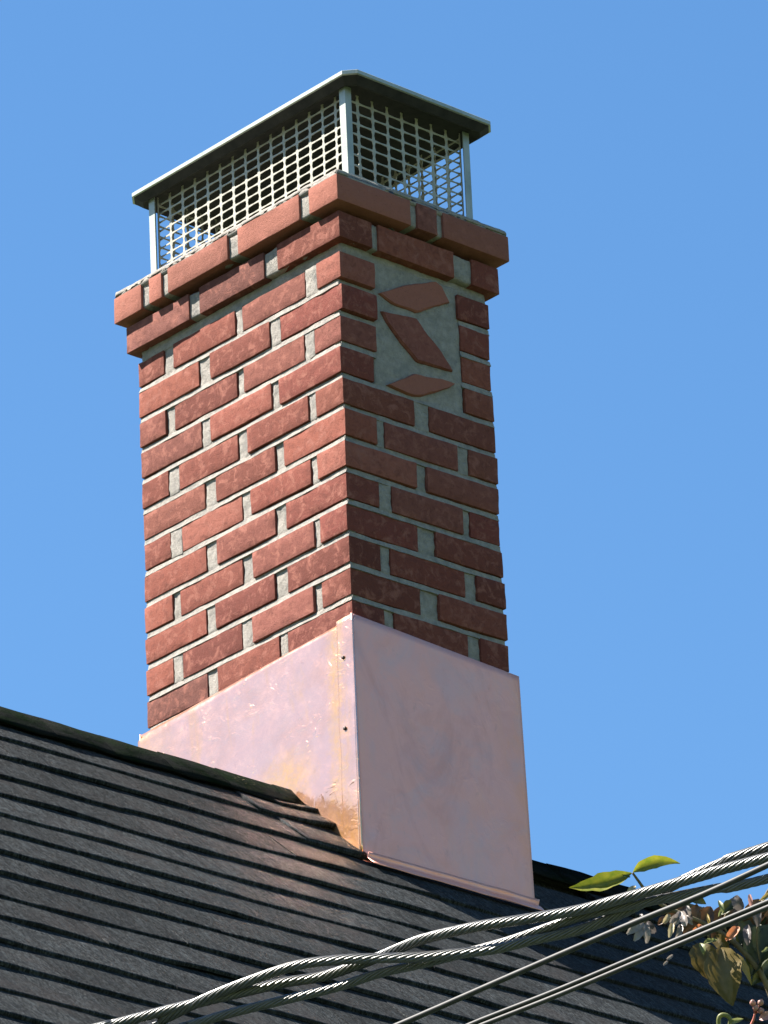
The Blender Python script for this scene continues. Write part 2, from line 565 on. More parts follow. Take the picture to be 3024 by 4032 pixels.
def cap_piece(x0, x1, i):
    v, f = [], []
    prof = [(-.062, -.002), (-.045, 0), (-.022, 0), (0, .003), (.022, 0), (.045, 0), (.062, -.002)]
    NX = 4
    for layer in (0, 1):
        for a in range(NX + 1):
            t = a / NX
            x = x0 + (x1 - x0) * t
            lift = .0012 * (1 - t) + .0125
            for (q, ex) in prof:
                sdn = abs(q)
                wob = noise.noise(Vector((x * 9, q * 20, i * .3))) * .003
                h = lift + ex + (.0045 if layer else 0) + wob
                if abs(q) > .06: sdn += noise.noise(Vector((x * 12, 3, 1))) * .022
                base = roof(x, sdn, h)
                if q == 0: base = Vector((x, RY, RZ + h * 1.1 + .004))
                v.append(mir(base) if q > 0 else base)
    n = len(prof); m = (NX + 1) * n
    for a in range(NX):
        for b in range(n - 1):
            q = a * n + b
            f.append((q, q + 1, q + n + 1, q + n))
            f.append((m + q, m + q + n, m + q + n + 1, m + q + 1))
        f.append((a * n, a * n + n, m + a * n + n, m + a * n))
        f.append((a * n + n - 1, m + a * n + n - 1, m + a * n + 2 * n - 1, a * n + 2 * n - 1))
    for a in (0, NX):
        for b in range(n - 1):
            q = a * n + b
            f.append((q, m + q, m + q + 1, q + 1))
    return v, f


x = -2.2; i = 0
while x < 3.0:
    if not (x + .17 > -.03 and x < .43):
        add('cap_shingle', *cap_piece(x, x + .185, i), MAT['moss_shingle'], ridge)
    elif x < -.03:
        add('cap_shingle', *cap_piece(x, -.022, i), MAT['moss_shingle'], ridge)
    x += .142; i += 1

# ------------------------------------------------------------------ chimney
PC = .0677                                             # course height
LEFT = {
    1: [-0.0100, 0.0626, 0.1004, 0.2936, 0.3155, 0.5093, 0.5409, 0.6214],
    2: [-0.0080, 0.1803, 0.2108, 0.3952, 0.4322, 0.6211],
    3: [-0.0015, 0.0798, 0.1094, 0.2955, 0.318, 0.5123, 0.5385, 0.6207],
    4: [0.0015, 0.1877, 0.2131, 0.4019, 0.431, 0.6204],
    5: [0.0004, 0.0814, 0.1033, 0.2898, 0.3218, 0.5043, 0.5369, 0.6201],
    6: [-0.0018, 0.1825, 0.2109, 0.3925, 0.4279, 0.6198],
    7: [-0.0008, 0.083, 0.1048, 0.2874, 0.316, 0.5023, 0.5379, 0.6195],
    8: [0.0013, 0.1837, 0.2152, 0.3948, 0.4294, 0.6225],
    9: [0.0033, 0.0828, 0.1014, 0.287, 0.3212, 0.5132, 0.5377, 0.6245],
    10: [0.0012, 0.1863, 0.2257, 0.406, 0.4348, 0.6245],
    11: [0.0020, 0.0875, 0.1111, 0.2954, 0.3301, 0.5118, 0.5408, 0.6249],
    12: [0.0022, 0.1938, 0.2175, 0.4064, 0.4395, 0.6269],
    13: [0.0020, 0.0875, 0.1111, 0.2954, 0.3301, 0.5118, 0.5408, 0.6269]}
RIGHT = {
    1: [0.0076, 0.0907, 0.3141, 0.3988],
    2: [0.0060, 0.0943, 0.3192, 0.3963],
    3: [0.001, 0.0942, 0.3206, 0.3976],
    4: [0.0012, 0.0852, 0.3237, 0.3988],
    5: [0.0013, 0.1856, 0.2253, 0.4],
    6: [0.0006, 0.0833, 0.1047, 0.2955, 0.3246, 0.4012],
    7: [0.0016, 0.1836, 0.2116, 0.3989],
    8: [0.001, 0.0847, 0.1163, 0.3018, 0.3219, 0.3987],
    9: [0.0014, 0.1819, 0.2276, 0.4024],
    10: [0.0009, 0.0812, 0.1068, 0.2995, 0.3296, 0.4041],
    11: [0.0013, 0.18, 0.2276, 0.4038],
    12: [-0.0003, 0.0837, 0.1092, 0.2992, 0.3312, 0.4035],
    13: [0.0013, 0.18, 0.2276, 0.4038]}
WD, VD = .620, .401
chimney = empty('chimney', (.2, .31, -.9))
tag(chimney, 'tall red brick chimney with corbelled top and cut brick motif on its shaded side', 'chimney')

rb = random.Random(3)


def brick(x0, x1, y0, y1, z0, z1, mat, tf=None, r=.0011, jit=.0008):
    dx, dy = x1 - x0, y1 - y0
    div = (max(2, round(dx / .028)), max(2, round(dy / .028)), 3)
    z0 += rb.uniform(-.0012, .0012); z1 += rb.uniform(-.0012, .0012)
    v, f = lattice_box((x0, y0, z0), (x1, y1, z1), div, r, jit, rb.uniform(0, 90), 30, .0006)
    tl = rb.uniform(-.006, .006); cx, cy = (x0 + x1) / 2, (y0 + y1) / 2
    tl2 = rb.uniform(-.006, .006)
    for p in v:
        p.z += tl * (p.y - cy) + tl2 * (p.x - cx)
    if tf: v = [tf(p) for p in v]
    return add('brick', v, f, mat, chimney, True, 28)


for n in range(1, 14):
    zb = (11 - n) * PC
    z0, z1 = zb + .0066, zb + PC - .0066
    Lr, Rr = LEFT[n], RIGHT[n]
    ox, oy = rb.uniform(-.002, .002), rb.uniform(-.002, .002)
    brick(ox, Rr[1], Lr[0] * .9 + oy * .5, Lr[1], z0, z1, MAT['brick'])
    for a in range(2, len(Lr), 2):
        brick(rb.uniform(-.0018, .0018), .095, Lr[a], Lr[a + 1], z0, z1, MAT['brick_brown'] if (n == 12 and a == 4) else MAT['brick'])
    for a in range(2, len(Rr), 2):
        brick(Rr[a], Rr[a + 1], rb.uniform(-.0018, .0018), .095, z0, z1, MAT['brick'])

# cut bricks set as a motif in the shaded face
ART = [
    [(0.1060, 0.6800), (0.1799, 0.7207), (0.2619, 0.7520), (0.2761, 0.7450), (0.295, 0.7150), (0.204, 0.6659), (0.1406, 0.6680)],
    [(0.1104, 0.6420), (0.2014, 0.6541), (0.222, 0.6332), (0.267, 0.5944), (0.2935, 0.5609), (0.1996, 0.5572), (0.158, 0.5892), (0.1238, 0.6218)],
    [(0.116, 0.4822), (0.1906, 0.5275), (0.2635, 0.5353), (0.297, 0.5356), (0.2809, 0.522), (0.206, 0.4820), (0.184, 0.4765)]]
for a, P in enumerate(ART):
    cx = sum(p[0] for p in P) / len(P); cz = sum(p[1] for p in P) / len(P)
    fine = []
    for i in range(len(P)):
        p, q = P[i], P[(i + 1) % len(P)]
        nn = max(1, int(math.dist(p, q) / .014))
        for t in range(nn):
            fine.append((p[0] + (q[0] - p[0]) * t / nn + rb.uniform(-.0009, .0009), p[1] + (q[1] - p[1]) * t / nn + rb.uniform(-.0009, .0009)))
    v = []
    for (ins, y) in ((0, .05), (0, .0015), (.0035, -.0022 - .001 * a)):
        for (x_, z_) in fine:
            d = Vector((cx - x_, cz - z_)).normalized()
            v.append(Vector((x_ + d.x * ins, y, z_ + d.y * ins)))
    m = len(fine); f = []
    for L_ in range(2):
        for i in range(m):
            f.append((L_ * m + i, L_ * m + (i + 1) % m, (L_ + 1) * m + (i + 1) % m, (L_ + 1) * m + i))
    f.append(tuple(2 * m + i for i in range(m)))
    o = add('cut_brick', v, f, MAT['brick_smooth'] if a != 1 else MAT['brick'], chimney, False)

# mortar behind and between the bricks
v, f = lattice_box((.0105, .0105, -1.0), (VD - .004, WD - .002, .742), (36, 54, 150), .004, .0016, 3.1, 38, .0009)
add('mortar', v, f, MAT['mortar'], chimney)
# pointed joints: each bed slopes back from the brick below to a shadow gap under the brick above
rj = random.Random(21)


def bed(face, a0, a1, zb, seed):
    n = max(2, int((a1 - a0) / .010)); v, f = [], []
    for i in range(n + 1):
        a = a0 + (a1 - a0) * i / n
        q = lambda s, k_: noise.noise(Vector((a * s, seed * 3.1, k_)))
        gap = max(.0002, .0010 + q(9, 1) * .0026 + q(40, 2) * .0010)
        front = max(-.0010, .0003 + q(14, 3) * .0014 + q(55, 4) * .0008)
        prof = [(.02, zb - .0090), (front, zb - .0070 + q(30, 5) * .0012), (front + .0020 + q(25, 6) * .0008, zb - .0015), (.0036 + q(12, 7) * .0022, zb + .0062 - gap), (.02, zb + .0062 - gap)]
        for d, z in prof:
            v.append(Vector((d, a, z)) if face == 'L' else Vector((a, d, z)))
    for i in range(n):
        for k_ in range(4):
            p = i * 5 + k_
            f.append((p, p + 5, p + 6, p + 1))
    return add('mortar_bed', v, f, MAT['mortar'], chimney, True, 40)


def head(face, a0, a1, z0, z1):
    d = .0030 + rj.uniform(-.0014, .0022)
    g = rj.uniform(.0004, .0022)
    lo = (d, a0 + g * .3, z0 - .004) if face == 'L' else (a0 + g * .3, d, z0 - .004)
    hi = (.03, a1 - g * .2, z1 + .003) if face == 'L' else (a1 - g * .2, .03, z1 + .003)
    v, f = lattice_box(lo, hi, (2, 3, 7) if face == 'L' else (3, 2, 7), .002, .0016, rj.uniform(0, 50), 60, .0008)
    return add('mortar_joint', v, f, MAT['mortar'], chimney, True, 45)


for n in range(0, 14):
    zb = (11 - n) * PC
    if n: bed('L', .0012, WD, zb, n)
    if n in (1, 2, 3):
        bed('R', .0012, .092, zb, n + .5); bed('R', .318, VD - .002, zb, n + .7)
    elif n: bed('R', .0012, VD - .002, zb, n + .5)
    if n:
        z0, z1 = zb + .0066, zb + PC - .0066
        for a in range(1, len(LEFT[n]) - 1, 2): head('L', LEFT[n][a], LEFT[n][a + 1], z0, z1)
        if n > 4:
            for a in range(1, len(RIGHT[n]) - 1, 2): head('R', RIGHT[n][a], RIGHT[n][a + 1], z0, z1)
# mortar panel round the motif, almost flush
v, f = lattice_box((.088, .0042, .462), (.322, .03, .752), (26, 3, 32), .004, .0014, 8.1, 40, .0008)
add('mortar_panel', v, f, MAT['mortar'], chimney)

TH1 = R(1.2)


def corb(p):
    dx, dy = p.x - .2, p.y - .31
    x = .2 + dx * math.cos(TH1) - dy * math.sin(TH1)
    y = .31 + dx * math.sin(TH1) + dy * math.cos(TH1)
    return Vector((x, y, p.z - .015 * y))


# lower corbel course
o = .0145
BL = [-.0145, .1714, .2121, .4089, .441, .6345]
BR = [-.0145, .0738, .09, .2923, .3427, .4155]
zb0, zb1 = .765, .8225
brick(-o, BR[1], -o, BL[1], zb0, zb1, MAT['brick'], corb)
for a in (2, 4): brick(-o + rb.uniform(-.001, .001), .09, BL[a], BL[a + 1], zb0, zb1, MAT['brick_brown'], corb)
for a in (2, 4): brick(BR[a], BR[a + 1], -o + rb.uniform(-.001, .001), .09, zb0, zb1, MAT['brick'], corb)
# upper corbel course
o = .031
AL = [-.031, .0536, .0825, .2682, .2991, .4829, .5027, .5414, .566, .651]
AR = [-.031, .1662, .1826, .2367, .2532, .432]
za0, za1 = .836, .893
brick(-o, AR[1], -o, AL[1], za0, za1, MAT['brick_smooth'], corb, .0018, .0005)
for a in (2, 4, 6, 8): brick(-o + rb.uniform(-.001, .001), .08, AL[a], AL[a + 1], za0, za1, MAT['brick_smooth'], corb, .0018, .0005)
for a in (2, 4): brick(AR[a], AR[a + 1], -o + rb.uniform(-.001, .001), .08, za0, za1, MAT['brick_brown'] if a == 2 else MAT['brick_smooth'], corb, .0018, .0005)


def mslab(off, z0, z1, seed, jit=.002, rr=.004):
    v, f = lattice_box((-off, -off, z0), (VD + off, WD + off, z1), (34, 48, 4), rr, jit, seed, 40, .001)
    return [corb(p) for p in v], f


for (off, z0, z1, sd) in ((-.006, .7425, .769, 1.0), (.0095, .767, .8215, 2.0), (-.025, .815, .842, 7.0), (.0255, .838, .888, 4.0)):
    add('mortar', *mslab(off, z0, z1, sd), MAT['mortar'], chimney)
# sloping mortar crown on top of the corbel
v, f = lattice_box((-.0300, -.0300, .886), (VD + .0300, WD + .0300, .915), (30, 44, 3), .006, .0015, 6, 40, .001)
for p in v:
    e = min(p.x + .030, VD + .030 - p.x, p.y + .030, WD + .030 - p.y)
    if p.z > .898: p.z += -.010 + min(.02, max(0, e) * .35)
add('crown', [corb(p) for p in v], f, MAT['mortar'], chimney)

# ------------------------------------------------------------------ chimney cap
TH2 = R(2.2)


def capt(p):
    dx, dy = p.x - .2, p.y - .31
    x = .2 + dx * math.cos(TH2) - dy * math.sin(TH2) + .006
    y = .31 + dx * math.sin(TH2) + dy * math.cos(TH2)
    return Vector((x, y, p.z - .034 * y + .008 * x))


cap = empty('chimney_cowl', (.2, .31, .90))
tag(cap, 'metal chimney cap with shallow lid and wire mesh sides on top of the chimney', 'chimney cowl')
cx0, cx1, cy0, cy1 = .029, .372, .014, .606
zc0, zc1 = .893, 1.128
W_ = .017; T_ = .002
for (px, py, sx, sy) in ((cx0, cy0, 1, 1), (cx1, cy0, -1, 1), (cx0, cy1, 1, -1), (cx1, cy1, -1, -1)):
    a = box((min(px, px + sx * W_), min(py, py + sy * T_), zc0), (max(px, px + sx * W_), max(py, py + sy * T_), zc1))
    b = box((min(px, px + sx * T_), min(py + sy * T_, py + sy * W_), zc0), (max(px, px + sx * T_), max(py + sy * T_, py + sy * W_), zc1))
    vv, ff = join(a, b)
    add('post', [capt(p) for p in vv], ff, MAT['cap'], cap, False)


def screen(p0, p1, ncell, inward, z0, z1, nrow=10, wv_=.0039, wh=.0024, th=.0016):
    """expanded metal sheet: rounded openings between flat strands"""
    p0, p1 = Vector(p0), Vector(p1)
    u = (p1 - p0); Lw = u.length; u.normalize()
    cw, ch = Lw / ncell, (z1 - z0) / nrow
    v, f = [], []
    for i in range(ncell):
        for j in range(nrow):
            o = len(v)
            jx = noise.noise(Vector((i * .7, j * .9, Lw * 9))) * .0012
            outer = [(0, 0), (.5, 0), (1, 0), (1, .5), (1, 1), (.5, 1), (0, 1), (0, .5)]
            hx, hz = (cw - wv_) / 2, (ch - wh) / 2
            inner = []
            for (a, b) in outer:
                q = (a - .5) * 2, (b - .5) * 2
                k_ = .88 if abs(q[0]) > .5 and abs(q[1]) > .5 else 1
                inner.append((cw / 2 + q[0] * hx * k_ + jx, ch / 2 + q[1] * hz * k_))
            pts = [(a * cw, b * ch) for a, b in outer] + inner
            for lay in (0, th):
                for (a, b) in pts:
                    P = p0 + u * (i * cw + a) + Vector(inward) * lay
                    v.append(Vector((P.x, P.y, z0 + j * ch + b)))
            for q in range(8):
                q2 = (q + 1) % 8
                f.append((o + q, o + q2, o + 8 + q2, o + 8 + q))
                f.append((o + 16 + q, o + 24 + q, o + 24 + q2, o + 16 + q2))
                f.append((o + 8 + q, o + 8 + q2, o + 24 + q2, o + 24 + q))
    return [capt(p) for p in v], f


zs0, zs1 = .897, zc1 + .006
e_ = .0160
add('mesh_screen', *screen((cx0 + e_, cy0 + W_ * .5, 0), (cx0 + e_, cy1 - W_ * .5, 0), 15, (1, 0, 0), zs0, zs1, 12), MAT['screen'], cap, False)
add('mesh_screen', *screen((cx0 + W_ * .5, cy0 + e_, 0), (cx1 - W_ * .5, cy0 + e_, 0), 8, (0, 1, 0), zs0, zs1, 10), MAT['screen'], cap, False)
add('mesh_screen', *screen((cx1 - e_, cy0 + W_ * .5, 0), (cx1 - e_, cy1 - W_ * .5, 0), 15, (-1, 0, 0), zs0, zs1, 12), MAT['screen'], cap, False)
add('mesh_screen', *screen((cx0 + W_ * .5, cy1 - e_, 0), (cx1 - W_ * .5, cy1 - e_, 0), 8, (0, -1, 0), zs0, zs1, 10), MAT['screen'], cap, False)

lx0, lx1, ly0, ly1 = .003, .415, -.029, .650


def ring(ins, z, ch):
    a0, a1, b0, b1 = lx0 + ins, lx1 - ins, ly0 + ins, ly1 - ins
    return [Vector(p) for p in ((a0 + ch, b0, z), (a1 - ch, b0, z), (a1, b0 + ch, z), (a1, b1 - ch, z), (a1 - ch, b1, z), (a0 + ch, b1, z), (a0, b1 - ch, z), (a0, b0 + ch, z))]


zl = 1.122
rings = [ring(.004, zl + .0125, .021), ring(0, zl + .014, .022), ring(0, zl + .0215, .022), ring(.002, zl + .0235, .022), ring(.06, zl + .032, .02)]
v = [capt(p) for rg in rings for p in rg]
f = []
for k_ in range(len(rings) - 1):
    for i in range(8):
        f.append((k_ * 8 + i, k_ * 8 + (i + 1) % 8, k_ * 8 + 8 + (i + 1) % 8, k_ * 8 + 8 + i))
pk = [capt(Vector(((lx0 + lx1) / 2, ly0 + .20, zl + .045))), capt(Vector(((lx0 + lx1) / 2, ly1 - .20, zl + .045)))]
o = len(v); v += pk
t = (len(rings) - 1) * 8
f += [(t, t + 1, o), (t + 1, t + 2, o), (t + 2, t + 3, o + 1, o), (t + 3, t + 4, o + 1), (t + 4, t + 5, o + 1), (t + 5, t + 6, o + 1), (t + 6, t + 7, o, o + 1), (t + 7, t, o)]
lid = add('lid', v, f, MAT['cap'], cap, False)
v = [capt(p) for p in ring(.030, zl + .006, .018) + ring(.018, zl, .018) + ring(.0035, zl + .0125, .021) + ring(.0045, zl + .016, .021)]
f = [tuple(range(8)), tuple(range(31, 23, -1))] + [(q * 8 + i, q * 8 + (i + 1) % 8, q * 8 + 8 + (i + 1) % 8, q * 8 + 8 + i) for i in range(8) for q in range(3)]
add('underside', v, f, MAT['shade_and_soot'], lid, False)

# ------------------------------------------------------------------ copper flashing
fl = empty('copper_flashing', (.2, -.02, -.58))
tag(fl, 'shiny new copper flashing wrapped round the chimney base above the shingles', 'flashing')


def zroof(y):
    return RZ - abs(RY - y) * math.tan(PIT)


def sheet(fn, nu, nv, th):
    """fn(u,v) -> (point, outward normal); a closed thin sheet"""
    V, Fc = [], []
    for lay in (0, 1):
        for i in range(nu + 1):
            for j in range(nv + 1):
                p, nrm = fn(i / nu, j / nv)
                V.append(p - nrm * (th * lay))
    m = (nu + 1) * (nv + 1); w = nv + 1
    for i in range(nu):
        for j in range(nv):
            a = i * w + j
            Fc.append((a, a + w, a + w + 1, a + 1))
            Fc.append((m + a, m + a + 1, m + a + w + 1, m + a + w))
    for i in range(nu):
        a = i * w
        Fc.append((a, m + a, m + a + w, a + w)); a += nv
        Fc.append((a, a + w, m + a + w, m + a))
    for j in range(nv):
        Fc.append((j, j + 1, m + j + 1, m + j)); a = nu * w + j
        Fc.append((a, m + a, m + a + 1, a + 1))
    return V, Fc


def ztl(y): return -.0465 - .040 * (y + .012)
def ztf(x): return -.0440 - .060 * (x + .012)


def flare(dz): return .0125 + max(0, dz) * .010


def wr(y, z, a=1.0):
    q = noise.noise(Vector((y * 11, z * 9, 2.2))) * .0016 + noise.noise(Vector((y * 31, z * 24, 7.2))) * .0007
    # a dent low on the sheet and a crease up its middle
    d = math.hypot((y - .27) / .10, (z + .33) / .07)
    q += -.0035 * math.exp(-d * d * 1.3)
    c = abs((y - .17) * .85 + (z + .13) * .45)
    q += .0012 * math.exp(-(c / .010) ** 2) * math.exp(-((z + .13) / .07) ** 2)
    return q * a


def f_left(u, v):
    y = -.0150 + u * .6565
    zt = ztl(y); z0 = zroof(y) - .06
    z = z0 + (zt - z0) * v
    e = min(1, min(u, 1 - u) * 14) * min(1, (1 - v) * 10)
    lip = max(0, v - .978) / .022 * .0085
    return Vector((-flare(zt - z) - wr(y, z) * e + lip, y, z)), Vector((-1, 0, 0))


def f_front(u, v):
    x = -.0150 + u * .433
    zt = ztf(x); z0 = zroof(-.02) - .04
    z = z0 + (zt - z0) * v
    q = noise.noise(Vector((x * 5, z * 4, 5.5))) * .0010 * min(1, min(u, 1 - u) * 12)
    return Vector((x + max(0, zt - z) * .012 * (u - .0), -flare(zt - z) - q, z)), Vector((0, -1, 0))


def f_right(u, v):
    y = -.012 + u * .65
    zt = -.071; z0 = zroof(y) - .06
    z = z0 + (zt - z0) * v
    return Vector((VD + flare(zt - z) + .004, y, z)), Vector((1, 0, 0))


def f_back(u, v):
    x = -.012 + u * .43
    zt = -.075; z0 = zroof(.64) - .06
    z = z0 + (zt - z0) * v
    return Vector((x, WD + flare(zt - z) + .004, z)), Vector((0, 1, 0))


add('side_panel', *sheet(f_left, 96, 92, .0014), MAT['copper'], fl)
add('front_panel', *sheet(f_front, 48, 40, .0014), MAT['copper_dull'], fl)
add('side_panel', *sheet(f_right, 20, 12, .0014), MAT['copper_dull'], fl)
add('back_panel', *sheet(f_back, 20, 12, .0014), MAT['copper_dull'], fl)


def f_seam(u, v):
    y = -.0148 + u * (.047 + .004 * noise.noise(Vector((v * 6, 1, 1))))
    zt = ztl(y) + .001; z0 = zroof(y) - .03
    z = z0 + (zt - z0) * v
    q = noise.noise(Vector((y * 40, z * 16, 3.2))) * .0012
    return Vector((-flare(zt - z) - .0024 - q, y, z)), Vector((-1, 0, 0))


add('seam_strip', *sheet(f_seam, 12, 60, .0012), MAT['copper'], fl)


def f_apron(u, v):
    x = -.016 + u * .436
    s = (RY + .018) / math.cos(PIT) + v * (.030 + .004 * noise.noise(Vector((u * 5, 2, 2))))
    h = .0150 + .010 * max(0, 1 - v * 7) + .0015 * noise.noise(Vector((u * 7, v * 3, 1)))
    return roof(x, s, h), NR


add('apron', *sheet(f_apron, 40, 14, .0014), MAT['copper_dull'], fl)
# folded front corner
hem = [Vector((-flare(.5 * t / 24) - .0006, -flare(.5 * t / 24) - .0006, -.0445 - .5 * t / 24)) for t in range(25)]
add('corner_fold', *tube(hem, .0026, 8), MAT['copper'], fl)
for (y, z) in ((.0136, -.1287), (.0157, -.2761)):
    px = -flare(ztl(y) - z) - .0036
    path = [Vector((px + .003, y, z)), Vector((px - .0012, y, z)), Vector((px - .0022, y, z))]
    add('nail', *tube(path, [.0032, .0042, .0022], 8), MAT['nail'], fl)

# ------------------------------------------------------------------ overhead cables
CABLE_A = [ (-2.6981, -2.5398, -2.2545), (-2.6841, -2.6042, -2.2458), (-2.6692, -2.6746, -2.2354), (-2.6496, -2.7475, -2.2275), (-2.6270, -2.8157, -2.2230), (-2.6016, -2.8798, -2.2297), (-2.5806, -2.9292, -2.2390), (-2.5588, -2.9803, -2.2489), (-2.5391, -3.0296, -2.2555), (-2.5162, -3.0821, -2.2604), (-2.4915, -3.1307, -2.2575), (-2.4589, -3.1943, -2.2545), (-2.4392, -3.2621, -2.2452), (-2.4203, -3.3373, -2.2276), (-2.4018, -3.4039, -2.2171), (-2.3825, -3.4672, -2.2122) ]
CABLE_B = [ (-2.7402, -2.4833, -2.2416), (-2.7206, -2.5323, -2.2409), (-2.6941, -2.6006, -2.2385), (-2.6664, -2.6711, -2.2370), (-2.6408, -2.7288, -2.2353), (-2.6159, -2.7784, -2.2331), (-2.5950, -2.8249, -2.2356), (-2.5802, -2.8722, -2.2328), (-2.5678, -2.9139, -2.2288), (-2.5599, -2.9575, -2.2254), (-2.5523, -2.9969, -2.2244), (-2.5314, -3.0723, -2.2281), (-2.5061, -3.1412, -2.2341), (-2.4813, -3.2108, -2.2388), (-2.4640, -3.2642, -2.2383), (-2.4470, -3.3175, -2.2375), (-2.4249, -3.3889, -2.2352), (-2.3964, -3.4798, -2.2340) ]
CABLE_C = [ (-2.6853, -2.5780, -2.2616), (-2.6652, -2.6343, -2.2605), (-2.6452, -2.6925, -2.2576), (-2.6086, -2.7827, -2.2553), (-2.5839, -2.8442, -2.2537), (-2.5609, -2.9058, -2.2482), (-2.5363, -2.9800, -2.2500), (-2.5010, -3.0919, -2.2490), (-2.4703, -3.1980, -2.2422), (-2.4507, -3.2601, -2.2436), (-2.4361, -3.3051, -2.2460), (-2.4078, -3.3928, -2.2513), (-2.3846, -3.4654, -2.2559) ]
WIRE_SINGLE = [ (-2.6967, -2.9518, -2.4039), (-2.6663, -3.0570, -2.3897), (-2.6193, -3.2260, -2.3643), (-2.5733, -3.3940, -2.3403), (-2.5424, -3.5064, -2.3265), (-2.5181, -3.6006, -2.3116), (-2.5013, -3.6655, -2.3025) ]
WIRE_TWIN = [ (-2.7058, -3.1597, -2.4561), (-2.6880, -3.2238, -2.4472), (-2.6534, -3.3463, -2.4330), (-2.6124, -3.4983, -2.4125), (-2.5722, -3.6501, -2.3931), (-2.5554, -3.7139, -2.3854) ]


def extend(pts, a, b):
    """carry a cable on past both ends, sagging gently along its own mean direction"""
    P = [Vector(p) for p in pts]
    d = (P[-1] - P[0]).normalized()
    pre = [P[0] - d * a * t for t in (1, .66, .33)]
    post = [P[-1] + d * b * t for t in (.33, .66, 1)]
    return pre + P + post


def rope(path, rad, nstr, pitch, sides=7):
    """twisted strands round a core"""
    parts = [tube(path, rad * .72, 12)]
    acc = [0.0]
    for i in range(1, len(path)): acc.append(acc[-1] + (path[i] - path[i - 1]).length)
    for s in range(nstr):
        pp = []
        ref = None
        for i, p in enumerate(path):
            t = (path[min(i + 1, len(path) - 1)] - path[max(i - 1, 0)]).normalized()
            a = t.cross(Vector((0, 0, 1))).normalized(); b = t.cross(a)
            an = -2 * math.pi * (acc[i] / pitch + s / nstr)
            pp.append(p + (a * math.cos(an) + b * math.sin(an)) * rad * .70)
        parts.append(tube(pp, rad * .30, sides))
    return join(*parts)


def resample(pts, step):
    c = catmull(pts, 40)
    out = [c[0]]; acc = 0
    for i in range(1, len(c)):
        seg = (c[i] - c[i - 1]).length; acc += seg
        if acc >= step: out.append(c[i]); acc = 0
    return out


sc_ = empty('service_cable', (-2.55, -2.95, -2.24))
tag(sc_, 'thick bundle of twisted ribbed power cables strung across in front of the roof', 'power cable')
for nm, P, rd, pitch in (('strand', CABLE_A, .0072, .120), ('strand', CABLE_B, .0074, .100), ('strand', CABLE_C, .0066, .120)):
    add(nm, *rope(resample(extend(P, 1.6, 1.6), .006), rd, 9, pitch), MAT['strand'] if P is CABLE_B else MAT['strand'], sc_)
w = add('telephone_wire', *tube(resample(extend(WIRE_SINGLE, 2.2, 2.2), .03), .0040, 10), MAT['sheath'])
tag(w, 'thin single black wire running just below the twisted cable bundle', 'wire')
tw = empty('twin_wire', WIRE_TWIN[2])
tag(tw, 'flat black double wire, lowest of the wires crossing the roof', 'wire')
path = resample(extend(WIRE_TWIN, 2.2, 2.2), .03)
for dz in (.0036, -.0036):
    add('conductor', *tube([p + Vector((0, 0, dz)) for p in path], .0033, 10), MAT['sheath'], tw)
add('web', *tube([p + Vector((.0006, .0006, 0)) for p in path], .0012, 6), MAT['sheath'], tw)

